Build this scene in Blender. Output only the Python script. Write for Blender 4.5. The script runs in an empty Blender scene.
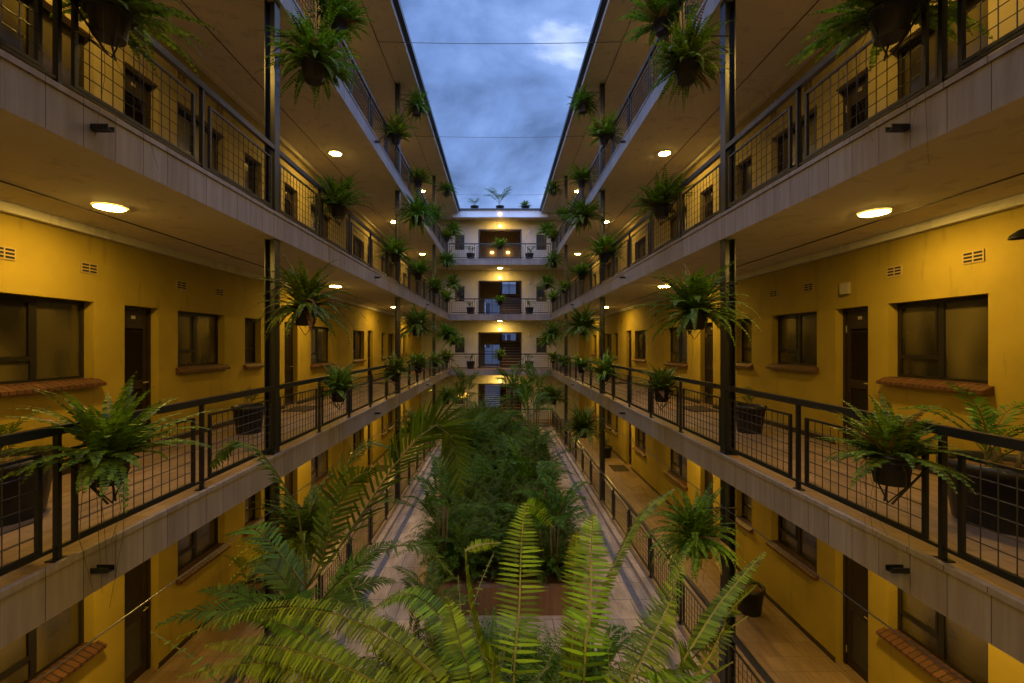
import bpy, math, random
from mathutils import Vector, Matrix
R = math.radians
sc = bpy.context.scene
C = sc.collection
E = 4.755                                   # eye height above the ground floor galleries

# ------------------------------------------------------------------ camera
cam = bpy.data.cameras.new('camera'); cam_o = bpy.data.objects.new('camera', cam); C.objects.link(cam_o)
cam.sensor_width = 36.0; cam.lens = 455.0/1024.0*36.0
cam.shift_x = 12.0/1024.0; cam.shift_y = 2.5/1024.0
cam.clip_start = 0.05; cam.clip_end = 2000
cam_o.location = (0, 0, E); cam_o.rotation_euler = (R(90), 0, 0)
sc.camera = cam_o

# ------------------------------------------------------------------ world: cloudy dusk sky
w = bpy.data.worlds.new('World'); sc.world = w; w.use_nodes = True
nt = w.node_tree; nt.nodes.clear()
def N(t, ty, **k):
    n = t.nodes.new(ty)
    for a, b in k.items(): setattr(n, a, b)
    return n
out = N(nt, 'ShaderNodeOutputWorld'); bg = N(nt, 'ShaderNodeBackground'); nt.links.new(bg.outputs[0], out.inputs[0])
tc = N(nt, 'ShaderNodeTexCoord')
mp = N(nt, 'ShaderNodeMapping'); mp.inputs['Scale'].default_value = (1.0, 1.0, 1.7); mp.inputs['Location'].default_value = (0.22, 0.1, 0.2)
nt.links.new(tc.outputs['Generated'], mp.inputs[0])
n1 = N(nt, 'ShaderNodeTexNoise'); n1.inputs['Scale'].default_value = 3.0; n1.inputs['Detail'].default_value = 7; n1.inputs['Roughness'].default_value = 0.56; n1.inputs['Distortion'].default_value = 0.25
nt.links.new(mp.outputs[0], n1.inputs['Vector'])
r1 = N(nt, 'ShaderNodeValToRGB')
el = r1.color_ramp.elements
el[0].position = 0.36; el[0].color = (0.055, 0.105, 0.26, 1)
el[1].position = 0.66; el[1].color = (0.47, 0.58, 0.82, 1)
e = el.new(0.48); e.color = (0.115, 0.20, 0.46, 1)
e = el.new(0.57); e.color = (0.175, 0.28, 0.59, 1)
nt.links.new(n1.outputs[0], r1.inputs[0])
sky = N(nt, 'ShaderNodeTexSky'); sky.sky_type = 'NISHITA'; sky.sun_disc = False; sky.sun_elevation = R(2); sky.sun_rotation = R(200)
add = N(nt, 'ShaderNodeMix', data_type='RGBA', blend_type='ADD'); add.inputs[0].default_value = 0.03
nt.links.new(r1.outputs[0], add.inputs[6]); nt.links.new(sky.outputs[0], add.inputs[7])
# sky raised overhead and behind the viewpoint, out of view, to light the courtyard
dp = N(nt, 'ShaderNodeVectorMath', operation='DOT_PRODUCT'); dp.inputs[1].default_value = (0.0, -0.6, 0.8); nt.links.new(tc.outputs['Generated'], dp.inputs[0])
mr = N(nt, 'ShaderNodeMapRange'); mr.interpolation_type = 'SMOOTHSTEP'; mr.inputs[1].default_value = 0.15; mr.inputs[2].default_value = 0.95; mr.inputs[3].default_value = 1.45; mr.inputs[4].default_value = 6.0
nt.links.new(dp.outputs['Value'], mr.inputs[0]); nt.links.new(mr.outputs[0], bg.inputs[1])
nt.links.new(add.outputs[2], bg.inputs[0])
# wide soft fill from above, added to brighten the paving and fascia tops
sun = bpy.data.lights.new('sun', 'SUN'); sun.energy = 0.35; sun.angle = R(60); sun.color = (1.0, 0.95, 0.88)
fill_sun_o = bpy.data.objects.new('sun', sun); C.objects.link(fill_sun_o); fill_sun_o.rotation_euler = (R(20), 0, R(-20)); fill_sun_o.location = (0, 0, 40)

sc.view_settings.view_transform = 'Standard'; sc.view_settings.look = 'None'
sc.view_settings.gamma = 1; sc.view_settings.exposure = 0.0; sc.view_settings.use_curve_mapping = False
sc.cycles.use_denoising = True
try: sc.cycles.denoiser = 'OPENIMAGEDENOISE'
except Exception: pass
sc.cycles.use_light_tree = True
sc.cycles.max_bounces = 6; sc.cycles.diffuse_bounces = 1; sc.cycles.glossy_bounces = 2; sc.cycles.transmission_bounces = 2
sc.cycles.caustics_reflective = False; sc.cycles.caustics_refractive = False
sc.cycles.sample_clamp_indirect = 4.0

LAMP = 305.0            # emission of the gallery lamps
LAMPC = (1.0, 0.605, 0.11)

# ------------------------------------------------------------------ materials
def newmat(name):
    m = bpy.data.materials.new(name); m.use_nodes = True
    t = m.node_tree; t.nodes.clear()
    o = N(t, 'ShaderNodeOutputMaterial'); b = N(t, 'ShaderNodeBsdfPrincipled'); t.links.new(b.outputs[0], o.inputs[0])
    return m, t, b
def L(t, a, b): t.links.new(a, b)
def pos(t, scale=(1, 1, 1)):
    g = N(t, 'ShaderNodeNewGeometry'); m = N(t, 'ShaderNodeMapping'); m.inputs['Scale'].default_value = scale
    L(t, g.outputs['Position'], m.inputs[0]); return m.outputs[0]
def noise(t, vec, s, d=4, r=.55):
    n = N(t, 'ShaderNodeTexNoise'); n.inputs['Scale'].default_value = s; n.inputs['Detail'].default_value = d; n.inputs['Roughness'].default_value = r
    L(t, vec, n.inputs['Vector']); return n.outputs[0]
def ramp(t, fac, stops):
    r = N(t, 'ShaderNodeValToRGB'); e = r.color_ramp.elements
    e[0].position, e[0].color = stops[0][0], (*stops[0][1], 1); e[1].position, e[1].color = stops[-1][0], (*stops[-1][1], 1)
    for p, c in stops[1:-1]: x = e.new(p); x.color = (*c, 1)
    L(t, fac, r.inputs[0]); return r.outputs[0]
def mix(t, f, a, b, mode='MIX'):
    m = N(t, 'ShaderNodeMix', data_type='RGBA', blend_type=mode)
    for i, v in ((0, f), (6, a), (7, b)):
        if hasattr(v, 'is_output'): L(t, v, m.inputs[i])
        else: m.inputs[i].default_value = v if i == 0 else (*v, 1)
    return m.outputs[2]
def bump(t, b, h, s, d=.02):
    n = N(t, 'ShaderNodeBump'); n.inputs['Strength'].default_value = s; n.inputs['Distance'].default_value = d
    L(t, h, n.inputs['Height']); L(t, n.outputs[0], b.inputs['Normal'])
def math_(t, op, a, b=0.0):
    m = N(t, 'ShaderNodeMath', operation=op)
    for i, v in enumerate((a, b)):
        if hasattr(v, 'is_output'): L(t, v, m.inputs[i])
        else: m.inputs[i].default_value = v
    return m.outputs[0]
def mul(c, k): return tuple(x*k for x in c)

def plaster(name, c, var=.14, rough=.85):
    m, t, b = newmat(name); p = pos(t)
    a = noise(t, p, .9, 5, .6); f = noise(t, p, 60, 3)
    s = noise(t, pos(t, (2.2, 2.2, .35)), 2.0, 4)
    col = ramp(t, a, [(.3, mul(c, 1-var)), (.7, mul(c, 1+var*.5))])
    col = mix(t, math_(t, 'MULTIPLY', math_(t, 'GREATER_THAN', s, .60), .4), col, mul(c, .66))
    L(t, col, b.inputs['Base Color']); b.inputs['Roughness'].default_value = rough
    bump(t, b, f, .35, .004); return m
def plain(name, c, rough=.5, metal=0, nz=.0, sc_=20):
    m, t, b = newmat(name); p = pos(t)
    a = noise(t, p, sc_, 4)
    L(t, ramp(t, a, [(.3, mul(c, 1-nz)), (.7, mul(c, 1+nz))]), b.inputs['Base Color'])
    b.inputs['Roughness'].default_value = rough; b.inputs['Metallic'].default_value = metal
    bump(t, b, noise(t, p, 90, 2), .1, .002); return m
def emit(name, c, s):
    m, t, b = newmat(name); b.inputs['Base Color'].default_value = (.8, .7, .5, 1)
    b.inputs['Emission Color'].default_value = (*c, 1); b.inputs['Emission Strength'].default_value = s; return m

M = {}
M['wall'] = plaster('ochre_plaster', (.37, .275, .035), .22)
M['wall_up'] = plaster('ochre_plaster_mixed_light', (.34, .28, .14), .2)  # ochre wall paled for the upper storeys; their lighting mix painted into the colour
M['wall_far'] = plaster('pale_plaster', (.62, .60, .55))
M['soffit'] = plaster('soffit_paint', (.72, .68, .62), .08)
M['white'] = plaster('white_fascia', (.74, .76, .78), .06, .5)
M['metal'] = plain('dark_painted_steel', (.011, .013, .017), .34, .0, .15)
M['blackmetal'] = plain('black_wire', (.02, .02, .022), .5)
M['wood'] = plain('dark_door_wood', (.022, .014, .010), .45, 0, .3, 12)
M['frame'] = plain('dark_window_frame', (.012, .010, .008), .4, 0, .2)
M['pot'] = plain('black_plastic_pot', (.009, .009, .010), .5, 0, .2)
M['soil'] = plain('soil_bark', (.11, .06, .035), .9, 0, .5, 40)
M['conduit'] = plain('conduit', (.06, .045, .03), .6)
M['roofmetal'] = plain('roof_sheet_metal', (.10, .11, .13), .35, .3, .15)
M['plate'] = plain('number_plate', (.5, .45, .38), .4, .4)
M['vent'] = plain('vent_brick', (.40, .30, .12), .8)
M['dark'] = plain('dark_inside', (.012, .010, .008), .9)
M['mat'] = plain('coir_mat', (.035, .025, .018), .95, 0, .5, 120)
M['stairs'] = plain('stair_timber', (.26, .14, .06), .5, 0, .3, 9)
M['wall_dark'] = plaster('backdrop_plaster', (.10, .11, .13))  # dark tone of the added backdrop behind the stairwell
M['interior'] = plaster('stairwell_plaster', (.34, .27, .17))
M['lamp'] = emit('lamp_diffuser', LAMPC, LAMP)
M['sconce'] = emit('sconce_glass', (1.0, .55, .14), 8)
M['lampdim'] = emit('window_glow', (1.0, .55, .05), 1.6)
M['rimw'] = plain('lamp_rim', (.6, .55, .45), .5)
M['cable'] = plain('galvanised_cable', (.12, .125, .135), .4, .6)

M['drain'] = plain('drain_cover', (.22, .19, .17), .7, 0, .3)
def fascia():
    m, t, b = newmat('fascia_tiles')
    g = N(t, 'ShaderNodeNewGeometry'); s = N(t, 'ShaderNodeSeparateXYZ'); L(t, g.outputs['Position'], s.inputs[0])
    u = math_(t, 'DIVIDE', math_(t, 'ADD', s.outputs[0], s.outputs[1]), .275)
    fr = math_(t, 'FRACT', u); cell = math_(t, 'FLOOR', u)
    wn = N(t, 'ShaderNodeTexWhiteNoise', noise_dimensions='1D'); L(t, cell, wn.inputs['W'])
    st = noise(t, pos(t, (9, 9, .7)), 1.6, 6, .65)
    col = ramp(t, st, [(.28, (.16, .13, .115)), (.5, (.27, .235, .22)), (.75, (.41, .37, .36))])
    col = mix(t, .5, col, ramp(t, wn.outputs[0], [(0, (.22, .19, .18)), (1, (.37, .335, .33))]))
    stain = math_(t, 'MULTIPLY', math_(t, 'SUBTRACT', noise(t, pos(t, (3.2, 3.2, .25)), 1.3, 4), .5), 1.6)
    col = mix(t, math_(t, 'MAXIMUM', stain, 0.0), col, (.15, .115, .095))
    seam = math_(t, 'LESS_THAN', fr, .022)
    col = mix(t, seam, col, (.05, .045, .045))
    L(t, col, b.inputs['Base Color']); b.inputs['Roughness'].default_value = .42
    bump(t, b, st, .15, .004); return m
M['fascia'] = fascia()

def tiles(name, c1, c2, grout, sx, rough, rot=0):
    m, t, b = newmat(name); g = N(t, 'ShaderNodeNewGeometry')
    mp_ = N(t, 'ShaderNodeMapping'); mp_.inputs['Rotation'].default_value = (0, 0, rot); L(t, g.outputs['Position'], mp_.inputs[0])
    br = N(t, 'ShaderNodeTexBrick'); br.inputs['Scale'].default_value = 1.0; br.inputs['Brick Width'].default_value = sx; br.inputs['Row Height'].default_value = sx
    br.offset = 0 if sx < .5 else .5; br.inputs['Mortar Size'].default_value = .004 if sx < .5 else .007
    L(t, mp_.outputs[0], br.inputs['Vector'])
    br.inputs['Color1'].default_value = (*c1, 1); br.inputs['Color2'].default_value = (*c2, 1); br.inputs['Mortar'].default_value = (*grout, 1)
    m2 = N(t, 'ShaderNodeMapping'); m2.inputs['Rotation'].default_value = (0, 0, R(35)); m2.inputs['Scale'].default_value = (6, 1.2, 1); L(t, g.outputs['Position'], m2.inputs[0])
    s = noise(t, m2.outputs[0], 1.6, 6, .65)
    d = noise(t, g.outputs['Position'], .7, 4)
    col = mix(t, 1.0, br.outputs[0], ramp(t, s, [(.25, (.62, .55, .48)), (.7, (1.15, 1.1, 1.05))]), 'MULTIPLY')
    col = mix(t, 1.0, col, ramp(t, d, [(.3, (.72, .72, .72)), (.65, (1.1, 1.1, 1.1))]), 'MULTIPLY')
    L(t, col, b.inputs['Base Color']); L(t, ramp(t, s, [(.3, (rough+.12,)*3), (.7, (rough-.05,)*3)]), b.inputs['Roughness'])
    bump(t, b, br.outputs[1], -.25, .003); return m
M['floor'] = tiles('gallery_tiles', (.24, .175, .12), (.31, .235, .17), (.12, .09, .07), .33, .4)
M['path'] = tiles('paving_slabs', (.56, .46, .36), (.45, .375, .30), (.13, .115, .11), .62, .5)
M['plinth'] = tiles('planter_tiles', (.20, .12, .08), (.26, .16, .10), (.08, .05, .04), .45, .5)
M['ground'] = plain('ground_soil', (.08, .07, .05), .95, 0, .4, 3)

def brick():
    m, t, b = newmat('sill_bricks'); p = pos(t)
    g = N(t, 'ShaderNodeNewGeometry'); s = N(t, 'ShaderNodeSeparateXYZ'); L(t, g.outputs['Position'], s.inputs[0])
    u = math_(t, 'DIVIDE', s.outputs[1], .078); fr = math_(t, 'FRACT', u)
    wn = N(t, 'ShaderNodeTexWhiteNoise', noise_dimensions='1D'); L(t, math_(t, 'FLOOR', u), wn.inputs['W'])
    col = ramp(t, wn.outputs[0], [(0, (.06, .026, .016)), (1, (.14, .058, .032))])
    col = mix(t, .5, col, ramp(t, noise(t, p, 30), [(.3, (.05, .022, .013)), (.7, (.15, .06, .033))]))
    col = mix(t, math_(t, 'LESS_THAN', fr, .2), col, (.012, .008, .006))
    L(t, col, b.inputs['Base Color']); b.inputs['Roughness'].default_value = .55
    bump(t, b, math_(t, 'GREATER_THAN', fr, .13), .6, .01); return m
M['brick'] = brick()

def glass(name, base, tint):
    m, t, b = newmat(name)
    a = noise(t, pos(t, (1, 1.1, .5)), 1.6, 1)
    L(t, ramp(t, a, [(.35, base), (.65, tint)]), b.inputs['Base Color'])
    b.inputs['Roughness'].default_value = .2; b.inputs['Specular IOR Level'].default_value = .7
    b.inputs['Coat Weight'].default_value = .7; b.inputs['Coat Roughness'].default_value = .05
    return m
M['pane'] = glass('painted_reflection_pane', (.012, .010, .007), (.11, .088, .036))  # amber patches paint a blurred reflection of the lamp-lit walls into the glass
M['panedark'] = glass('dark_pane', (.02, .022, .03), (.03, .035, .05))

def leaf(name, c, var, trans=.35):
    m = bpy.data.materials.new(name); m.use_nodes = True; t = m.node_tree; t.nodes.clear()
    o = N(t, 'ShaderNodeOutputMaterial'); b = N(t, 'ShaderNodeBsdfPrincipled'); tr = N(t, 'ShaderNodeBsdfTranslucent'); mx = N(t, 'ShaderNodeMixShader')
    g = N(t, 'ShaderNodeNewGeometry'); oi = N(t, 'ShaderNodeObjectInfo')
    col = ramp(t, g.outputs['Random Per Island'], [(0, mul(c, 1-var)), (.55, c), (.9, mul(c, 1+var*.6)), (1, (c[0]*1.7+.01, c[1]*1.5, c[2]*1.2))])
    h = N(t, 'ShaderNodeHueSaturation'); L(t, col, h.inputs['Color'])
    L(t, math_(t, 'ADD', math_(t, 'MULTIPLY', oi.outputs['Random'], .05), .458), h.inputs['Hue'])
    L(t, math_(t, 'ADD', math_(t, 'MULTIPLY', oi.outputs['Random'], .5), .78), h.inputs['Value'])
    L(t, h.outputs[0], b.inputs['Base Color']); b.inputs['Roughness'].default_value = .5; b.inputs['Specular IOR Level'].default_value = .25
    L(t, mix(t, 1.0, h.outputs[0], (1.1, 1.3, .5), 'MULTIPLY'), tr.inputs[0])
    mx.inputs[0].default_value = trans
    L(t, b.outputs[0], mx.inputs[1]); L(t, tr.outputs[0], mx.inputs[2]); L(t, mx.outputs[0], o.inputs[0]); return m
M['fern'] = leaf('fern_leaf', (.095, .20, .015), .6)
M['fernnear'] = leaf('near_fern_leaf', (.075, .18, .012), .65, .35)
M['palm'] = leaf('palm_leaf', (.052, .14, .014), .5)
M['shrub'] = leaf('shrub_leaf', (.055, .135, .008), .7)
M['stem'] = plain('green_stem', (.10, .11, .03), .6, 0, .3)
M['trunk'] = plain('palm_stem', (.13, .11, .05), .7, 0, .3)
M['dryleaf'] = leaf('dry_leaf', (.22, .14, .05), .3, .2)

# ------------------------------------------------------------------ mesh helpers
class MB:
    def __init__(s): s.v = []; s.f = []; s.mi = []; s.mats = []; s.sm = []
    def slot(s, m):
        if m not in s.mats: s.mats.append(m)
        return s.mats.index(m)
    def face(s, idx, m, sm=False): s.f.append(idx); s.mi.append(s.slot(m)); s.sm.append(sm)
    def box(s, x0, x1, y0, y1, z0, z1, m, faces=None):
        if x0 > x1: x0, x1 = x1, x0
        b = len(s.v)
        s.v += [(x0, y0, z0), (x1, y0, z0), (x1, y1, z0), (x0, y1, z0), (x0, y0, z1), (x1, y0, z1), (x1, y1, z1), (x0, y1, z1)]
        for k, q in (('b', (0, 3, 2, 1)), ('t', (4, 5, 6, 7)), ('y0', (0, 1, 5, 4)), ('x1', (1, 2, 6, 5)), ('y1', (2, 3, 7, 6)), ('x0', (3, 0, 4, 7))):
            mm = m if not faces else faces.get(k, m)
            s.face([b+i for i in q], mm)
    def quad(s, a, b, c, d, m):
        n = len(s.v); s.v += [tuple(a), tuple(b), tuple(c), tuple(d)]; s.face([n, n+1, n+2, n+3], m)
    def tube(s, pts, r, m, n=6, r1=None, caps=True, rot=0):
        pts = [Vector(p) for p in pts]; rings = []
        for i, p in enumerate(pts):
            T = (pts[min(i+1, len(pts)-1)] - pts[max(i-1, 0)]).normalized()
            U = Vector((0, 0, 1)) if abs(T.z) < .9 else Vector((0, 1, 0))
            A = T.cross(U).normalized(); B = A.cross(T)
            rr = r if r1 is None else r + (r1-r)*i/(len(pts)-1)
            b = len(s.v); rings.append(b)
            for k in range(n):
                a = 2*math.pi*(k+rot)/n; s.v.append(tuple(p + A*math.cos(a)*rr + B*math.sin(a)*rr))
        for a, b in zip(rings, rings[1:]):
            for k in range(n): s.face([a+k, a+(k+1) % n, b+(k+1) % n, b+k], m, n > 5)
        if caps: s.face([rings[0]+k for k in reversed(range(n))], m); s.face([rings[-1]+k for k in range(n)], m)
    def lathe(s, prof, m, n=20, c=(0, 0, 0), sm=True):
        b = len(s.v)
        for r, z in prof:
            for k in range(n):
                a = 2*math.pi*k/n; s.v.append((c[0]+r*math.cos(a), c[1]+r*math.sin(a), c[2]+z))
        for i in range(len(prof)-1):
            for k in range(n): s.face([b+i*n+k, b+i*n+(k+1) % n, b+(i+1)*n+(k+1) % n, b+(i+1)*n+k], m, sm)
    def disc(s, r, z, m, n=20, c=(0, 0, 0), up=True):
        b = len(s.v)
        for k in range(n): s.v.append((c[0]+r*math.cos(2*math.pi*k/n), c[1]+r*math.sin(2*math.pi*k/n), c[2]+z))
        s.face([b+k for k in (range(n) if up else reversed(range(n)))], m)
    def mesh(s, name):
        me = bpy.data.meshes.new(name); me.from_pydata(s.v, [], s.f)
        for m in s.mats: me.materials.append(m)
        me.polygons.foreach_set('material_index', s.mi); me.polygons.foreach_set('use_smooth', s.sm)
        me.update(); return me
    def build(s, name, parent=None, loc=None, rz=0): return link(name, s.mesh(name), parent, loc, rz)
def link(name, me, parent=None, loc=None, rz=0):
    o = bpy.data.objects.new(name, me); C.objects.link(o)
    if parent: o.parent = parent
    if loc is not None: o.location = loc
    if rz: o.rotation_euler = (0, 0, rz)
    return o
def empty(name, label, cat, loc=(0, 0, 0), rz=0, group=None):
    o = bpy.data.objects.new(name, None); C.objects.link(o); o.location = loc; o.rotation_euler = (0, 0, rz); o.empty_display_size = .2
    return tag(o, label, cat, group)
def tag(o, label, cat, group=None, kind=None):
    if label: o['label'] = label
    if cat: o['category'] = cat
    if group: o['group'] = group
    if kind: o['kind'] = kind
    return o
def struct(o): o['kind'] = 'structure'; return o
def P(px, py, d): return Vector(((px-500)*d/455, d, E-(py-344)*d/455))

# ------------------------------------------------------------------ foliage helpers
def leafblade(mb, p, D, Wd, Nn, l, w_, droop, m, lod=2):
    tip = p + D*l*(1-.25*droop) - Nn*droop*l*.6
    if lod == 1:
        mid = p + D*l*.45 - Nn*droop*l*.08
        n = len(mb.v); mb.v += [tuple(p), tuple(mid+Wd*w_*.5), tuple(tip), tuple(mid-Wd*w_*.5)]; mb.face([n, n+1, n+2, n+3], m)
    else:
        a = p + D*l*.12; b = p + D*l*.62 - Nn*droop*l*.2
        n = len(mb.v)
        mb.v += [tuple(a+Wd*w_*.5), tuple(a-Wd*w_*.42), tuple(b+Wd*w_*.42), tuple(b-Wd*w_*.34), tuple(tip), tuple(p)]
        mb.face([n+5, n, n+1], m); mb.face([n, n+2, n+3, n+1], m); mb.face([n+2, n+4, n+3], m)
def curve_sample(pts, n):
    pts = [Vector(p) for p in pts]
    if len(pts) == 2: pts = [pts[0], (pts[0]+pts[1])/2, pts[1]]
    q = [pts[0]*2-pts[1]] + pts + [pts[-1]*2-pts[-2]]
    segs = len(pts)-1; o = []
    for i in range(n+1):
        u = i/n*segs; k = min(int(u), segs-1); f = u-k
        a, b, c, d = q[k:k+4]
        o.append(.5*((2*b)+(c-a)*f+(2*a-5*b+4*c-d)*f*f+(-a+3*b-3*c+d)*f**3))
    return o
def frond(mb, pts, n, plen, pw, m, sm, rng, t0=.12, fwd=.25, droop=.25, sr=.003, nh=None, prof=None, lod=1, jit=.12, lift=0.0):
    cs = curve_sample(pts, max(8, n))
    K = len(cs)-1
    mb.tube(cs[::max(1, K//8)] + ([cs[-1]] if K % max(1, K//8) else []), sr, sm, 3, sr*.35, False)
    for i in range(n):
        t = t0 + (1-t0)*(i+.5)/n
        x = t*K; k = min(int(x), K-1); p = cs[k].lerp(cs[k+1], x-k)
        T = (cs[min(k+2, K)]-cs[max(k-1, 0)]).normalized()
        h = nh if nh is not None else Vector((0, 0, 1))
        S = T.cross(h)
        if S.length < .15: S = T.cross(Vector((.3, .9, .2)))
        S.normalize(); Nn = S.cross(T).normalized()
        u = (t-t0)/(1-t0)
        pr = prof(u) if prof else max(.12, min(1, u*6+.35))*(1-u**2.2)*1.0+.06
        for sg in (-1, 1):
            f = fwd + rng.uniform(-jit, jit) + .5*max(0, u-.7)
            D = (S*sg*math.cos(f) + T*math.sin(f) + Nn*(lift+rng.uniform(-jit, jit))).normalized()
            Wd = (T*math.cos(f) - S*sg*math.sin(f)).normalized()
            leafblade(mb, p, D, Wd, Nn, plen*pr*rng.uniform(.86, 1.1), pw*(.55+.45*min(1, pr*1.3)), droop*rng.uniform(.6, 1.5), m, lod)
def arc_pts(p0, phi, elev, length, bend, n=8, sway=0):
    pts = [Vector(p0)]; st = length/n; e = elev
    for i in range(n):
        pts.append(pts[-1] + Vector((math.cos(phi)*math.cos(e), math.sin(phi)*math.cos(e), math.sin(e)))*st)
        e -= bend/n*(0.4+1.2*i/n); phi += sway/n
    return pts
def fern_mesh(seed, nf=62, Rr=.62, npair=20, pl=.075, pw=.03, mat='fern', emin=-5, emax=82, bend=(1.1, 2.2), lod=1, trail=5):
    rng = random.Random(seed); mb = MB()
    for i in range(nf):
        phi = i*2.39996+rng.uniform(-.3, .3); q = rng.random()
        elev = R(emin+(emax-emin)*q**.8)
        ln = Rr*rng.uniform(.65, 1.12)*(1.0+.12*math.sin(phi*2+seed))
        pts = arc_pts((math.cos(phi)*.05*rng.random(), math.sin(phi)*.05*rng.random(), 0), phi, elev, ln, rng.uniform(*bend), 7, rng.uniform(-.5, .5))
        frond(mb, pts, npair, pl*rng.uniform(.8, 1.15), pw, M['dryleaf'] if rng.random() < .03 else M[mat], M['stem'], rng, .08, .35, .3, .0025, lod=lod)
    for i in range(trail):
        a = rng.uniform(0, 6.28); x, y = .12*math.cos(a), .12*math.sin(a); ln = rng.uniform(.35, .95)
        mb.tube([(x, y, 0), (x*1.5, y*1.5, -.1), (x*1.5+rng.uniform(-.05, .05), y*1.5+rng.uniform(-.05, .05), -.1-ln*.5), (x*1.4+rng.uniform(-.1, .1), y*1.4+rng.uniform(-.1, .1), -.1-ln)], .0022, M['conduit'], 3, .001)
    return mb.mesh('foliage')
def palm_mesh(seed, nf=12, ln=1.2, npair=26, pl=.34, pw=.03, stem=.5, nst=4, mat='palm', spread=.14, lod=1, emin=40):
    rng = random.Random(seed); mb = MB()
    for s in range(nst):
        a = rng.uniform(0, 6.28); b = Vector((math.cos(a), math.sin(a), 0))*rng.uniform(.02, spread)
        top = b*2.2 + Vector((0, 0, stem*rng.uniform(.7, 1.15)))
        for i in range(max(2, nf//nst)):
            phi = a + i*2.1+rng.uniform(-.4, .4); elev = R(rng.uniform(emin, 84))
            pts = arc_pts(top-Vector((0, 0, .05*i)), phi, elev, ln*rng.uniform(.7, 1.1), rng.uniform(1.0, 2.0), 9, rng.uniform(-.3, .3))
            frond(mb, pts, npair, pl*rng.uniform(.85, 1.1), pw, M[mat], M['stem'], rng, .22, .65, .45, .007, prof=lambda u: (.45+1.1*u if u < .45 else 1-.75*(u-.45)/.55), lod=lod, jit=.1, lift=.25)
    return mb.mesh('fronds'), rng
def stems_mesh(seed, stem, nst=4, spread=.14):
    rng = random.Random(seed); mb = MB()
    for s in range(nst):
        a = rng.uniform(0, 6.28); b = Vector((math.cos(a), math.sin(a), 0))*rng.uniform(.02, spread)
        mb.tube([b, b*1.7+Vector((0, 0, stem*.5)), b*2.2+Vector((0, 0, stem*1.05))], .022, M['trunk'], 7, .014)
    return mb.mesh('stems')

# ------------------------------------------------------------------ building data
W = 3.0; WX = 5.0; ZF = [0.0, 3.255, 6.51, 9.765]; TH = .335; SOF = [z-TH for z in ZF[1:]] + [12.685]
Y0 = -3.2; FD = 26.8; FW = FD+2.0
LEV = ['ground floor', 'first floor', 'second floor', 'top floor']
ORD = ['nearest', 'second', 'third', 'fourth', 'fifth', 'sixth', 'seventh', 'eighth']
SIDE = {-1: 'left', 1: 'right'}
# openings along the gallery walls: distance range, z range, kind
OPEN = [(-1.7, -.9, 0, 2.02, 'door'), (2.0, 2.7, 0, 2.02, 'door'), (4.60, 5.78, 1.07, 2.02, 'big'), (6.12, 6.72, 0, 2.02, 'door'), (7.12, 8.32, 1.13, 2.02, 'win'),
        (8.98, 9.58, 1.10, 2.02, 'small'), (10.62, 11.30, 0, 2.02, 'door'), (12.10, 13.60, .95, 1.98, 'win'), (15.55, 16.80, .95, 1.98, 'win'),
        (17.25, 17.95, 0, 2.02, 'door'), (19.25, 20.0, .95, 1.98, 'small'), (20.4, 21.6, .95, 1.98, 'win'), (22.4, 22.9, 0, 2.02, 'door'), (23.5, 24.5, .95, 1.98, 'small')]

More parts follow.
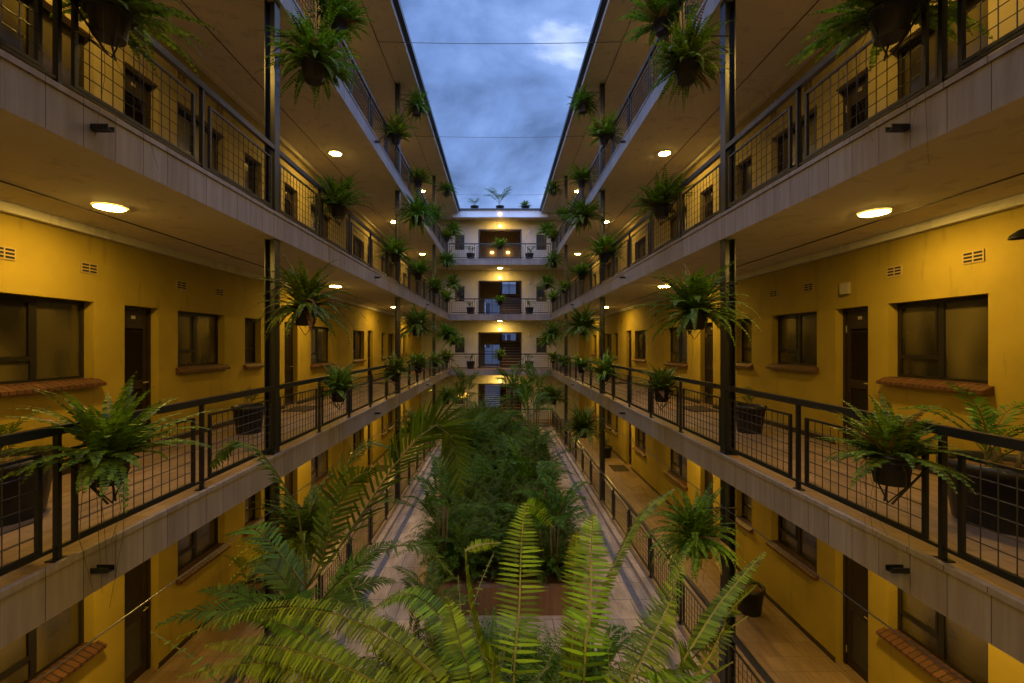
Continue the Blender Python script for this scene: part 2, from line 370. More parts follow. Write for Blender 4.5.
def xs(s, a, b): return (s*a, s*b)
def ops(s):
    return [((4.42, 5.60) if s < 0 else (4.66, 5.86)) + q[2:] if q[4] == 'big' else (q[0]+s*.06, q[1]+s*.06)+q[2:] for q in OPEN]
def wing(s):
    OPS = ops(s)
    root = empty('apartment_wing', f'long four storey {SIDE[s]} wing with ochre walls, dark windows and open galleries', 'apartment building', (s*WX, 0, 0), 0, 'wings around the courtyard')
    def put(mb, name, lab=None):
        o = mb.build(name); o.parent = root; o.location = (-s*WX, 0, 0)
        if lab: o['label'] = lab
        return o
    # wall with openings (built from piers, spandrels and lintels)
    mb = MB()
    for L_ in range(4):
        z0 = ZF[L_]; z1 = SOF[L_]; y = Y0; mb = MB(); WM = M['wall' if L_ < 2 else 'wall_up']
        for (a, b, c, d, k) in OPS:
            mb.box(s*WX, s*(WX+.35), y, a, z0, z1, WM)
            if c > 0: mb.box(s*WX, s*(WX+.35), a, b, z0, z0+c, WM)
            mb.box(s*WX, s*(WX+.35), a, b, z0+d, z1, WM); y = b
        mb.box(s*WX, s*(WX+.35), y, FW, z0, z1, WM)
        put(mb, 'wall')
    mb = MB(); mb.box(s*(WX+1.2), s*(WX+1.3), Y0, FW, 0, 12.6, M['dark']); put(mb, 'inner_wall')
    mb = MB()
    for L_ in range(4): mb.box(s*(WX-.09), s*WX, Y0, FW, SOF[L_]-.10, SOF[L_], M['soffit'])      # downstand along the wall head
    put(mb, 'wall_head_beam')
    for L_ in range(4):
        y = Y0; mb = MB()
        for (a, b, c, d, k) in OPS:
            if k == 'door': mb.box(s*(WX-.012), s*WX, y, a, ZF[L_]+.002, ZF[L_]+.08, M['wood']); y = b
        mb.box(s*(WX-.012), s*WX, y, FW, ZF[L_]+.002, ZF[L_]+.08, M['wood'])
        put(mb, 'skirting')
    for L_ in range(1, 4):
        z = ZF[L_]; mb = MB()
        mb.box(s*W, s*(WX+1.2), Y0, FD, z-TH, z, M['fascia'], {'t': M['floor'], 'b': M['soffit']})
        mb.box(s*(W-.012), s*(W+.03), Y0, FD, z-.03, z+.012, M['fascia'])
        put(mb, 'gallery_slab')
    # roof
    mb = MB(); mb.box(s*2.55, s*(WX+1.4), Y0, FW, 12.685, 12.86, M['soffit']); put(mb, 'roof')
    mb = MB(); mb.box(s*2.515, s*2.55, Y0, FD+.7, 12.665, 12.90, M['white']); put(mb, 'roof_fascia')
    mb = MB()
    mb.box(s*2.40, s*2.505, Y0, FD+.72, 12.80, 12.815, M['metal']); mb.box(s*2.388, s*2.40, Y0, FD+.72, 12.80, 12.93, M['metal']); mb.box(s*2.493, s*2.505, Y0, FD+.72, 12.815, 12.93, M['metal'])
    put(mb, 'gutter')
    mb = MB(); yy = Y0; n = int((FW-Y0)/.055)
    b = 0
    for i in range(n+1):
        y = Y0+i*.055; dz = .025*math.sin(i*math.pi/2)
        mb.v += [(s*2.43, y, 12.955+dz), (s*(WX+1.5), y, 13.30+dz)]
        if i: mb.face([2*i-2, 2*i-1, 2*i+1, 2*i], M['roofmetal'])
    put(mb, 'roof_sheet')
    # columns: one steel column per bay running through all storeys
    for Yc in (-1.5, 6.22, 13.87, 21.5):
        mb = MB()
        for L_ in range(4):
            z0, z1 = ZF[L_], SOF[L_]
            if L_ == 0: z0 = -.13
            x0 = W+.045
            mb.box(s*x0, s*(x0+.012), Yc-.07, Yc+.07, z0, z1, M['metal']); mb.box(s*(x0+.128), s*(x0+.14), Yc-.07, Yc+.07, z0, z1, M['metal'])
            mb.box(s*(x0+.012), s*(x0+.128), Yc-.006, Yc+.006, z0, z1, M['metal'])
            mb.box(s*(x0-.02), s*(x0+.16), Yc-.09, Yc+.09, z0+.001, z0+.014, M['metal'])
        put(mb, 'steel_column')
    for L_ in range(1, 4):
        for k in range(4):
            y = 3.36+7.55*k
            mb = MB(); z = ZF[L_]-.15
            mb.box(s*(W-.13), s*(W+.02), y-.03, y+.03, z-.03, z-.024, M['metal']); mb.box(s*(W-.13), s*(W+.02), y-.03, y-.024, z-.024, z+.008, M['metal']); mb.box(s*(W-.13), s*(W+.02), y+.024, y+.03, z-.024, z+.008, M['metal'])
            put(mb, 'drain_spout')
    mb = MB()
    for L_ in range(4):
        zz = SOF[L_]
        mb.tube([(s*4.33, Y0, zz-.008), (s*4.33, FD, zz-.008)], .008, M['conduit'], 5)
        if L_ == 3: mb.tube([(s*3.2, Y0, zz-.008), (s*3.2, FD, zz-.008)], .008, M['conduit'], 5)
    put(mb, 'conduit')
    # vents in the wall
    for L_ in range(4):
        for yv in ((4.80, 5.76, 7.36, 8.3, 14.6, 18.7) if s > 0 else (4.58, 5.53, 7.13, 8.1, 14.5, 18.6)):
            mb = MB(); z = ZF[L_]+2.42
            mb.box(s*(WX-.012), s*WX, yv-.11, yv+.11, z-.065, z+.065, M['vent'])
            for r_ in range(3):
                for c_ in range(2):
                    yc = yv-.052+c_*.104; zc = z-.038+r_*.038
                    mb.box(s*(WX-.0145), s*(WX-.012), yc-.043, yc+.043, zc-.011, zc+.011, M['dark'])
            put(mb, 'wall_vent')
    # windows and doors as parts
    rz = 0 if s > 0 else math.pi
    for L_ in range(4):
        for (a, b, c, d, k) in OPS:
            w_, h = b-a, d-c; yc = (a+b)/2; key = (round(w_, 2), round(h, 2), k)
            if key not in CACHE: CACHE[key] = make_opening(w_, h, k)
            ms = CACHE[key]
            o = link('door' if k == 'door' else 'window', ms[0], root, (s*WX-s*WX, yc, ZF[L_]+c), rz)
            for nm, me in ms[1:]: link(nm, me, o)
    return root
CACHE = {}
def make_opening(w_, h, k):
    # local: outside face at x=0 looking to -x, width along y
    hw = w_/2; f = MB(); parts = []
    if k == 'door':
        x0, x1 = .13, .175
        f.box(.11, .18, -hw, -hw+.045, 0, h, M['wood']); f.box(.11, .18, hw-.045, hw, 0, h, M['wood']); f.box(.11, .18, -hw+.045, hw-.045, h-.045, h, M['wood'])
        f.box(-.0, .18, -hw, hw, -.0+.001, .02, M['floor'])
        a, b = -hw+.05, hw-.05
        lf = MB()
        lf.box(x0, x1, a, a+.07, .025, h-.05, M['wood']); lf.box(x0, x1, b-.07, b, .025, h-.05, M['wood'])
        for z0, z1 in ((.025, .17), (.86, .98), (h-.30, h-.05)): lf.box(x0, x1, a+.07, b-.07, z0, z1, M['wood'])
        for z0, z1 in ((.17, .86), (.98, h-.30)):
            z = z0
            while z < z1-.02:
                lf.quad((x0+.004, a+.07, z), (x0+.004, b-.07, z), (x1-.008, b-.07, z+.034), (x1-.008, a+.07, z+.034), M['wood']); z += .036
        lf.box(x1-.006, x1-.002, a+.06, b-.06, .03, h-.06, M['dark'])
        hd = MB(); hd.tube([(x0-.002, a+.035, .95), (x0-.045, a+.035, .95), (x0-.045, a+.12, .95)], .009, M['plate'], 6)
        pl = MB(); pl.box(x0-.005, x0-.001, -.035, .035, h-.17, h-.125, M['plate'])
        hg = MB()
        for z in (.25, h-.3): hg.box(x0-.012, x0+.004, b-.004, b+.02, z-.05, z+.05, M['plate'])
        return [f.mesh('door')] + [('door_leaf', lf.mesh('door_leaf')), ('door_handle', hd.mesh('door_handle')), ('number_plate', pl.mesh('number_plate')), ('hinge', hg.mesh('hinge'))]
    x0, x1 = .12, .165; t = .045
    f.box(x0, x1, -hw, -hw+t, 0, h, M['frame']); f.box(x0, x1, hw-t, hw, 0, h, M['frame']); f.box(x0, x1, -hw+t, hw-t, h-t, h, M['frame']); f.box(x0, x1, -hw+t, hw-t, 0, t, M['frame'])
    if k in ('big', 'win'):
        mx = 0.02; f.box(x0-.004, x1, mx-.035, mx+.035, t, h-t, M['frame'])
        f.box(x0-.008, x1, mx+.035, hw-t, h*.26, h*.26+.05, M['frame'])
        f.box(x0-.014, x0, mx+.035, mx+.06, h*.26+.05, h-t, M['frame']); f.box(x0-.014, x0, hw-t-.025, hw-t, h*.26+.05, h-t, M['frame']); f.box(x0-.014, x0, mx+.06, hw-t-.025, h-t-.025, h-t, M['frame'])
    else:
        f.box(x0-.004, x1, -hw+t, hw-t, h*.3, h*.3+.045, M['frame'])
    g = MB(); g.box(x0+.018, x0+.024, -hw+t-.002, hw-t+.002, t-.002, h-t+.002, M['pane'])
    si = MB(); n = len(si.v); o = .05 if k != 'big' else .06; d_ = .08 if k != 'big' else .11; zt = .0; hh = .03
    y0, y1 = -hw-o, hw+o
    si.v += [(-d_, y0, zt-.055-hh), (-.002, y0, zt-.055-hh), (-.002, y1, zt-.055-hh), (-d_, y1, zt-.055-hh), (-d_, y0, zt-.045), (-.002, y0, zt+.004), (-.002, y1, zt+.004), (-d_, y1, zt-.045)]
    for q in ((0, 3, 2, 1), (4, 5, 6, 7), (0, 1, 5, 4), (1, 2, 6, 5), (2, 3, 7, 6), (3, 0, 4, 7)): si.face([n+i for i in q], M['brick'])
    si.box(-.002, .12, -hw+.001, hw-.001, .001, .012, M['brick'])
    return [f.mesh('window')] + [('pane', g.mesh('pane')), ('sill', si.mesh('sill'))]

wing(-1); wing(1)

# ------------------------------------------------------------------ far block with the stairwell
def far_block():
    root = empty('stair_block', 'pale four storey end block with stairwell openings, facing down the courtyard', 'apartment building', (0, FW, 0), 0, 'wings around the courtyard')
    def put(mb, name):
        o = mb.build(name, root); o.location = (0, -FW, 0); return o
    HW = 1.36; mb = MB()
    wins = [(-2.85, -2.25), (2.3, 2.95)]
    for L_ in range(4):
        z0, z1 = ZF[L_], SOF[L_]; top = z0+2.25
        ws = .95; wt = 1.9
        for sgn, (a, b) in zip((-1, 1), wins):
            segs = ((-WX, a), (b, -HW)) if sgn < 0 else ((HW, a), (b, WX))
            for p, q in segs: mb.box(p, q, FW, FW+.25, z0, z1, M['wall_far'])
            mb.box(a, b, FW, FW+.25, z0, z0+ws, M['wall_far']); mb.box(a, b, FW, FW+.25, z0+wt, z1, M['wall_far'])
        mb.box(-HW, HW, FW, FW+.25, top, z1, M['wall_far'])
    put(mb, 'wall')
    for L_ in range(1, 4):
        mb = MB(); z = ZF[L_]
        mb.box(-WX, WX, FD+.004, FW+3.4, z-TH, z, M['fascia'], {'t': M['floor'], 'b': M['soffit']})
        mb.box(-W, W, FD-.01, FD+.03, z-.03, z+.012, M['fascia'])
        put(mb, 'gallery_slab')
    mb = MB(); mb.box(-WX, WX, FD+.75, FW+3.6, 12.60, 12.78, M['soffit']); put(mb, 'roof')
    mb = MB(); mb.box(-2.9, 2.9, FD+.70, FD+.745, 12.42, 12.86, M['white']); put(mb, 'roof_fascia')
    mb = MB(); mb.box(-2.6, 2.6, FD+.60, FD+.695, 12.84, 12.93, M['metal']); put(mb, 'gutter')
    for L_ in range(4):
        z0 = ZF[L_]
        for a, b in wins:
            f = MB(); h = .95
            for q in ((a, a+.05, 0, h), (b-.05, b, 0, h), (a+.05, b-.05, 0, .05), (a+.05, b-.05, h-.05, h), ((a+b)/2-.025, (a+b)/2+.025, .05, h-.05)):
                f.box(q[0], q[1], FW+.05, FW+.1, z0+.95+q[2], z0+.95+q[3], M['frame'])
            wo = put(f, 'window')
            g = MB(); g.box(a+.05, b-.05, FW+.07, FW+.08, z0+1.0, z0+1.85, M['panedark']); g.build('pane', wo)
        # door jamb trim around the stair opening
        mb = MB()
        mb.box(-1.36, -1.28, FW-.02, FW+.27, z0, z0+2.25, M['wood']); mb.box(1.28, 1.36, FW-.02, FW+.27, z0, z0+2.25, M['wood']); mb.box(-1.28, 1.28, FW-.02, FW+.27, z0+2.17, z0+2.25, M['wood'])
        put(mb, 'opening_trim')
    # stairwell shell with real openings to the dusk outside
    mb = MB(); yb = FW+3.0
    mb.box(-1.75, -1.5, FW+.25, yb, 0, 12.6, M['interior']); mb.box(1.5, 1.75, FW+.25, yb, 0, 12.6, M['interior'])
    def wallcut(L_, cuts):
        z0, z1 = ZF[L_], SOF[L_]
        x = -1.5
        for (a, b, c, d) in sorted(cuts):
            mb.box(x, a, yb, yb+.2, z0, z1, M['interior'])
            if c > 0: mb.box(a, b, yb, yb+.2, z0, z0+c, M['interior'])
            mb.box(a, b, yb, yb+.2, z0+d, z1, M['interior']); x = b
        mb.box(x, 1.5, yb, yb+.2, z0, z1, M['interior'])
    wallcut(3, [(-1.2, 1.25, .05, .42)])
    for L_ in (1, 2): wallcut(L_, [(-1.1, .0, .1, 1.45), (.12, 1.15, 1.75, 2.6)])
    wallcut(0, [(-1.05, .0, .35, 2.2)])
    put(mb, 'stairwell')
    for L_ in (0, 1, 2):
        mb = MB(); z0 = ZF[L_]; n = 9
        for i in range(n):
            y = FW+.9+i*.235; z = z0+i*.181
            mb.box(.06, 1.45, y, y+.27, z+.135, z+.181, M['stairs']); mb.box(.08, 1.43, y+.005, y+.02, z, z+.134, M['wood'])
        put(mb, 'stair_flight')
        mb = MB(); mb.box(.0, .055, FW+.5, FW+.56, z0, z0+1.0, M['wood']); mb.box(0, .055, FW+2.9, FW+2.96, z0+1.5, z0+2.6, M['wood'])
        mb.tube([(.03, FW+.53, z0+1.0), (.03, FW+2.93, z0+2.6)], .03, M['wood'], 6)
        for i in range(12): mb.tube([(.03, FW+.7+i*.19, z0+.12+i*.14), (.03, FW+.7+i*.19, z0+1.1+i*.127)], .012, M['wood'], 4)
        put(mb, 'stair_handrail')
    for L_ in (1, 2):
        z0 = ZF[L_]; mb = MB()
        for x in (-1.1, -.57, -.03): mb.box(x, x+.04, yb+.05, yb+.09, z0+.1, z0+1.45, M['frame'])
        mb.box(-1.06, -.03, yb+.055, yb+.085, z0+.95, z0+.99, M['frame'])
        put(mb, 'stair_door_frame'); mb = MB()
        for x in (.12, .62, 1.11): mb.box(x, x+.04, yb+.05, yb+.09, z0+1.75, z0+2.6, M['frame'])
        mb.box(.16, 1.11, yb+.055, yb+.085, z0+2.3, z0+2.33, M['frame']); put(mb, 'stair_window_frame')
    mb = MB()
    for i in range(12): mb.box(-1.05, 0, yb+.05, yb+.11, .38+i*.15, .38+i*.15+.085, M['white'])
    put(mb, 'louvre_grille'); mb = MB()
    for x in (-.6, 0.0, .6): mb.box(x-.02, x+.02, yb+.05, yb+.09, ZF[3]+.05, ZF[3]+.42, M['frame'])
    put(mb, 'strip_window_mullions')
    return root
far_block()

# ------------------------------------------------------------------ added dark backdrop that keeps bright sky out of the stairwell windows
def backdrop():
    root = empty('backdrop_building', 'dark backdrop building added to darken the view through the stairwell windows', 'building', (0, 46, 0))
    q = MB(); q.box(-9, 9, 0, 8, -.3, 10.9, M['wall_dark']); q.build('wall', root)
    for z in (1.2, 4.4, 7.6):
        for x in (-6, -3.4, -1.5, .6, 2.2, 5):
            q = MB(); q.box(-.45, .45, -.04, -.002, 0, 1.3, M['panedark']); q.box(-.02, .02, -.06, -.041, 0, 1.3, M['white']); q.build('window', root, (x, 0, z))
backdrop()
# ------------------------------------------------------------------ near block (behind and under the viewer)
def near_block():
    root = empty('rear_block', 'pale end block with galleries behind the viewpoint', 'apartment building', (0, -3, 0))
    mb = MB(); mb.box(-WX, WX, -3.45, -3.25, 0, 12.6, M['wall_far']); o = mb.build('wall', root); o.location = (0, 3, 0)
    for L_ in (1, 2, 3):
        mb = MB(); z = ZF[L_]; mb.box(-W+.02, W-.02, -3.25, .2, z-TH, z, M['fascia'], {'t': M['floor'], 'b': M['soffit']}); o = mb.build('gallery_slab', root); o.location = (0, 3, 0)
    mb = MB(); mb.box(-2.5, 2.5, -3.2, -.3, 12.70, 12.85, M['soffit']); o = mb.build('roof', root); o.location = (0, 3, 0)
near_block()

# ------------------------------------------------------------------ railings
PAN = {}
def panel_mesh(w_):
    k = round(w_, 3)
    if k in PAN: return PAN[k]
    mb = MB(); hw = w_/2; z0, z1 = .095, .76
    mb.box(-.014, .014, -hw, -hw+.03, z0, z1, M['metal']); mb.box(-.014, .014, hw-.03, hw, z0, z1, M['metal'])
    mb.box(-.014, .014, -hw+.03, hw-.03, z0, z0+.025, M['metal']); mb.box(-.012, .012, -hw+.03, hw-.03, z1-.02, z1, M['metal'])
    n = max(2, round((w_-.06)/.106))
    for i in range(1, n):
        y = -hw+.03+(w_-.06)*i/n; mb.tube([(0, y, z0+.02), (0, y, z1-.01)], .0045, M['blackmetal'], 4, None, False)
    for i in range(1, 6):
        z = z0+.025+(z1-z0-.045)*i/6; mb.tube([(.007, -hw+.03, z), (.007, hw-.03, z)], .0045, M['blackmetal'], 4, None, False)
    PAN[k] = mb.mesh('mesh_panel'); return PAN[k]
pm = MB(); pm.box(-.02, .02, -.014, .014, 0, .872, M['metal']); pm.box(-.045, .045, -.045, .045, .001, .010, M['metal']); POSTM = pm.mesh('rail_post')
def railing(A, B, z, stations, cols, label):
    A = Vector(A); B = Vector(B); D = (B-A).normalized(); Ln = (B-A).length; rz = math.atan2(D.y, D.x)-math.pi/2
    root = empty('gallery_railing', label, 'railing', (A.x, A.y, z), rz, 'railings along the galleries')
    mb = MB(); mb.box(-.028, .028, 0, Ln, .872, .935, M['metal']); mb.build('handrail', root)
    mb = MB(); mb.box(-.010, .010, 0, Ln, .073, .094, M['metal']); mb.build('bottom_rail', root)
    for i, y in enumerate(stations):
        if not any(abs(y-c) < .2 for c in cols): link('rail_post', POSTM, root, (0, y, 0))
    for a, b in zip(stations, stations[1:]):
        g0 = .115
        link('mesh_panel', panel_mesh(b-a-2*g0), root, (0, (a+b)/2, 0))
for s in (-1, 1):
    y0 = -1.5+1.5275*1; st = []
    y = 6.22-1.53*5
    k = -1
    cols = [-1.5, 6.22, 13.87, 21.5]
    st = [6.22+1.53*i for i in range(-6, 15)]
    st = [q for q in st if q < FD+.0] ; st[-1:] = [st[-1]] ; st.append(FD+.04)
    if st[-1]-st[-2] < .5: st.pop(-2)
    off = -3.05
    for L_ in range(4):
        xx = s*(W+.075)
        railing((xx, off, 0), (xx, FD+.04, 0), ZF[L_], [q-off for q in st if q > off], [c-off for c in cols], f'dark steel mesh railing along the {LEV[L_]} gallery of the {SIDE[s]} wing')
for L_ in (0, 1, 2, 3):
    railing((W, FD+.07, 0), (-W, FD+.07, 0), ZF[L_], [0.02+i*1.49 for i in range(5)], [], f'dark steel mesh railing across the {LEV[L_]} of the far end block')
railing((W-.1, .14, 0), (-W+.1, .14, 0), ZF[1], [0.02+i*1.44 for i in range(5)], [], 'dark steel mesh railing just under the viewpoint, behind the foreground ferns')

# ------------------------------------------------------------------ ground
mb = MB(); mb.box(-400, 400, -400, 400, -.6, -.30, M['ground']); struct(mb.build('ground'))
mb = MB(); mb.box(-W-.0, W+.0, Y0, FD, -.29, -.12, M['path']); struct(mb.build('path'))
mb = MB()
for s in (-1, 1):
    mb.box(s*W, s*(WX+1.2), Y0, FW+3, -.28, 0, M['floor'])
mb.box(-W, W, FD, FW+3.2, -.28, 0, M['floor'])
struct(mb.build('gallery_floor'))
mb = MB()
for s in (-1, 1):
    mb.box(s*(W-.13), s*(W-.002), Y0, FD-.002, -.125, .0-.02, M['path'])
    mb.box(s*(W-.46), s*(W-.34), Y0, FD-.5, -.125, -.114, M['drain'])
struct(mb.build('kerb'))

def bed(y0, y1, hw, label):
    root = empty('planter_bed', label, 'planter', (0, (y0+y1)/2, -.12), 0, 'raised planters in the courtyard'); yc = (y0+y1)/2; hl = (y1-y0)/2
    mb = MB(); t = .14
    mb.box(-hw, hw, -hl, -hl+t, 0, .5, M['plinth']); mb.box(-hw, hw, hl-t, hl, 0, .5, M['plinth'])
    mb.box(-hw, -hw+t, -hl+t, hl-t, 0, .5, M['plinth']); mb.box(hw-t, hw, -hl+t, hl-t, 0, .5, M['plinth'])
    mb.build('planter_wall', root)
    mb = MB(); g = 10
    mb.box(-hw+t+.002, hw-t-.002, -hl+t+.002, hl-t-.002, .02, .42, M['soil']); mb.build('soil', root)
bed(8.17, 22.6, 1.4, 'long raised tiled planter down the middle of the courtyard, packed with shrubs')
bed(.9, 6.4, 1.42, 'short raised tiled planter below the viewpoint, in front of the long one')

# ------------------------------------------------------------------ lamps
rim = MB(); rim.lathe([(.145, 0), (.147, -.012), (.135, -.015), (.132, -.004)], M['rimw'], 24); RIM = rim.mesh('rim')
dif = MB(); dif.lathe([(.134, -.010), (.122, -.018), (.09, -.023), (.045, -.026), (.0001, -.027)], M['lamp'], 20); DIF = dif.mesh('diffuser')
def ceiling_lamp(x, y, z, label):
    r_ = empty('ceiling_light', label, 'ceiling light', (x, y, z-.001), 0, 'round gallery ceiling lights')
    link('rim', RIM, r_); link('diffuser', DIF, r_)
for s in (-1, 1):
    for L_ in range(4):
        for k, y in enumerate((-1.55, 4.80+s*.1, 11.15, 17.4, 23.6)):
            nm = 'nearly overhead' if k == 0 else f'{ORD[k-1]} in view'
            ceiling_lamp(s*4.03, y, SOF[L_], f'round warm ceiling lamp, {nm}, over the {LEV[L_]} gallery of the {SIDE[s]} wing')
for L_ in range(4):
    ceiling_lamp(0, FD+1.2, (SOF[L_] if L_ < 3 else 12.60), f'round warm ceiling lamp over the {LEV[L_]} gallery of the far end block')
    z = ZF[L_]+2.42
    r_ = empty('wall_lamp', f'glowing box lamp on the lintel of the {LEV[L_]} stairwell opening', 'wall light', (0, FW, z), 0, 'lintel lamps of the end block')
    q = MB(); q.box(-.11, .11, -.03, -.001, -.11, .11, M['metal']); q.build('back_plate', r_)
    q = MB(); q.box(-.09, .09, -.10, -.031, -.10, .09, M['sconce']); q.build('glass', r_)
q = MB(); q.box(-.07, .07, -.08, -.001, -.07, .07, M['sconce']); tag(q.build('fascia_lamp', None, (0, FD+.70, 12.60)), 'small glowing lamp on the white roof edge under the potted palm', 'wall light')
for x in (-.55, .55):
    r_ = empty('stair_lamp', f'low glowing wall lamp on the {"left" if x < 0 else "right"} inside the top floor stairwell', 'wall light', (x, FW+2.99, ZF[3]+1.35))
    q = MB(); q.lathe([(.10, -.06), (.13, .0), (.10, .07)], M['sconce'], 12, (0, -.14, 0)); q.disc(.10, .07, M['sconce'], 12, (0, -.14, 0)); q.disc(.10, -.06, M['sconce'], 12, (0, -.14, 0), False); q.build('glass', r_)
for L_ in (0, 1, 2):
    r_ = empty('ceiling_light', f'small warm ceiling lamp deep inside the {LEV[L_]} stairwell', 'ceiling light', (0, FW+1.4, SOF[L_]-.001))
    q = MB(); q.lathe([(.10, 0), (.10, -.04), (.06, -.07), (.0001, -.08)], M['sconce'], 14); q.build('diffuser', r_)
for x, nm in ((-1.6, 'on the left'), (0, 'in the middle, added to brighten the ferns'), (1.6, 'on the right')):
    ceiling_lamp(x, -.75, SOF[1], f'round warm ceiling lamp above the viewpoint, {nm}')  # the middle one is an extra lamp, added to brighten the foreground fern
for L_ in (1, 2, 3):
    r_ = empty('bulkhead_light', f'tiny pale wall light right of the {LEV[L_]} stairwell opening', 'wall light', (1.82, FW, ZF[L_]+2.1))
    q = MB(); q.box(-.05, .05, -.06, -.001, -.09, .09, M['white']); q.build('cover', r_)
r_ = empty('sensor_box', 'small square box on the right first floor wall between two vents', 'sensor', (WX, 6.56, ZF[1]+2.30))
q = MB(); q.box(-.05, -.001, -.075, .075, -.08, .08, M['plate']); q.build('cover', r_)
r_ = empty('wall_spot', 'small dark wall lamp at the right edge above the first floor gallery', 'wall light', (WX, 4.26, ZF[1]+2.52))
q = MB(); q.lathe([(.02, .05), (.08, .0), (.09, -.03)], M['metal'], 12, (-.12, 0, 0)); q.build('shade', r_)
q = MB(); q.tube([(0, 0, .02), (-.12, 0, .05)], .012, M['metal'], 5); q.build('arm', r_)
q = MB(); q.box(-.35, .35, 0, .04, 0, .3, M['lampdim']); q.box(-.38, .38, .002, .05, -.04, -.001, M['metal']); tag(q.build('lit_window', None, (-2.3, FW-.06, 1.35)), 'small bright yellow lit panel low at the left of the far end', 'lit panel')

# ------------------------------------------------------------------ planters and ferns
FERNS = [fern_mesh(11+i, 115, .78, 20, .074, .046, 'fern', -22, 84, (.8, 2.0)) for i in range(6)]
FERNB = [fern_mesh(31+i, 70, .56, 17, .062, .040, 'fern', 0, 85, (.7, 1.7)) for i in range(4)]
def pot_mesh(rt, rb, h):
    q = MB(); q.disc(rb, 0, M['pot'], 18, up=False); q.lathe([(rb, 0), (rt*.96, h*.86), (rt*1.05, h*.86), (rt*1.05, h), (rt*.93, h), (rt*.9, h*.88)], M['pot'], 18); q.disc(rt*.9, h*.88, M['soil'], 18); return q.mesh('pot')
POTH = pot_mesh(.165, .115, .27); POTB = pot_mesh(.135, .10, .22); POTBIG = pot_mesh(.40, .32, .52); POTMID = pot_mesh(.25, .19, .46)
def hang_bracket(arm):
    q = MB(); q.tube([(0, 0, .62), (arm, 0, .62)], .011, M['blackmetal'], 5)
    q.tube([(arm*.98, 0, .40), (arm*.4, 0, .615)], .008, M['blackmetal'], 4)
    for k in range(3):
        a = 2.1*k+.5; q.tube([(0, 0, .62), (.17*math.cos(a), .17*math.sin(a), .24)], .004, M['blackmetal'], 4)
    q.tube([(-.09, 0, -.001), (0, 0, -.13), (.09, 0, -.001)], .006, M['blackmetal'], 4)
    return q.mesh('bracket')
HBR = hang_bracket(.58)
HBW = None
RNG = random.Random(5)
def hanging(s, y, x, z, label, i, wires=False, sc_=1.0):
    r_ = empty('hanging_fern', label, 'hanging fern', (s*x, y, z), 0 if s > 0 else math.pi, 'ferns hung from the columns')
    link('pot', POTH, r_); f = link('foliage', FERNS[(i*5+1) % 6], r_, (0, 0, .25), i*1.3); f.scale = (sc_*RNG.uniform(.9, 1.08), sc_*RNG.uniform(.9, 1.08), sc_*RNG.uniform(.8, 1.05))
    link('bracket', HBR if not wires else HBW, r_)
q = MB()
for k in range(3):
    a = 2.1*k+.5; q.tube([(0, 0, 1.05), (.17*math.cos(a), .17*math.sin(a), .24)], .004, M['blackmetal'], 4)
q.tube([(0, 0, 1.05), (0, 0, 1.5)], .004, M['blackmetal'], 4)
HBW = q.mesh('bracket')
i = 0
for s in (-1, 1):
    for L_ in range(4):
        for k, y in enumerate((6.15, 13.8, 21.4)):
            if L_ == 3 and k == 0: continue
            z = ZF[L_]+(1.62 if k == 0 else 1.72)+(.12 if L_ == 2 else 0)+(.25 if L_ == 3 else 0) + RNG.uniform(-.05, .05)
            if L_ == 0: z = 1.92
            sv = {0: 1.0, 1: 1.0, 2: .88, 3: 1.0}[L_]; hanging(s, y, 2.63 if (L_ < 2 and k == 0) else 2.52, z + (.12 if (L_ == 1 and k == 0) else 0), f'bushy fern hung off the {ORD[k]} column of the {SIDE[s]} wing, {LEV[L_]}', i, sc_=sv*((1.0 if k == 0 else 1.2) if L_ < 3 else .75)*RNG.uniform(.95, 1.08)); i += 1
    for L_ in range(4):
        hanging(s, FD-.35, 2.75, (ZF[L_]+1.45 if L_ < 3 else ZF[L_]+1.3), f'fern hung on wires at the far {SIDE[s]} corner, {LEV[L_]}', i, True, 1.15); i += 1

def rail_bracket():
    q = MB(); n = 12
    pts = [(.15*math.cos(2*math.pi*k/n), .15*math.sin(2*math.pi*k/n), .15) for k in range(n+1)]
    q.tube(pts, .006, M['blackmetal'], 4)
    for y in (-.16, .16):
        q.tube([(.15, y, .17), (-.14, y*.6, .15)], .008, M['blackmetal'], 4); q.tube([(.15, y, .17), (-.02, y*.2, -.16)], .008, M['blackmetal'], 4)
    q.tube([(.15, 0, -.02), (-.02, 0, -.16), (-.15, 0, .10)], .008, M['blackmetal'], 4)
    q.tube([(.15, -.16, .17), (.15, .16, .17)], .008, M['blackmetal'], 4)
    return q.mesh('bracket')
RBR = rail_bracket()
YB = [3.33, 8.05, 12.45, 15.9, 20.2, 24.4]
def railpot(s, y, x, z, label, i, rz=None, sc_=1.0):
    r_ = empty('railing_planter', label, 'potted fern', (s*x, y, z), (0 if s > 0 else math.pi) if rz is None else rz, 'ferns on the railings')
    link('pot', POTB, r_, (0, 0, -.02)); f = link('foliage', FERNB[i % 4], r_, (0, 0, .18), i*2.1); f.scale = (sc_*RNG.uniform(.85, 1.1), sc_*RNG.uniform(.9, 1.1), sc_*RNG.uniform(.8, 1.15))
    link('bracket', RBR, r_)
for s in (-1, 1):
    for L_ in (1, 2, 3):
        for k, y in enumerate(YB):
            railpot(s, y, 2.86, ZF[L_]+.50, f'potted railing fern, {ORD[k]} along the {LEV[L_]} of the {SIDE[s]} wing', i, sc_=RNG.uniform(.95, 1.15)*(1.15 if k else 1.1)); i += 1
for L_ in (1, 2, 3):
    railpot(1, FD-.14, 0, ZF[L_]+.55, f'fern on the middle of the far end railing, {LEV[L_]}', i, math.pi/2, 1.15); i += 1

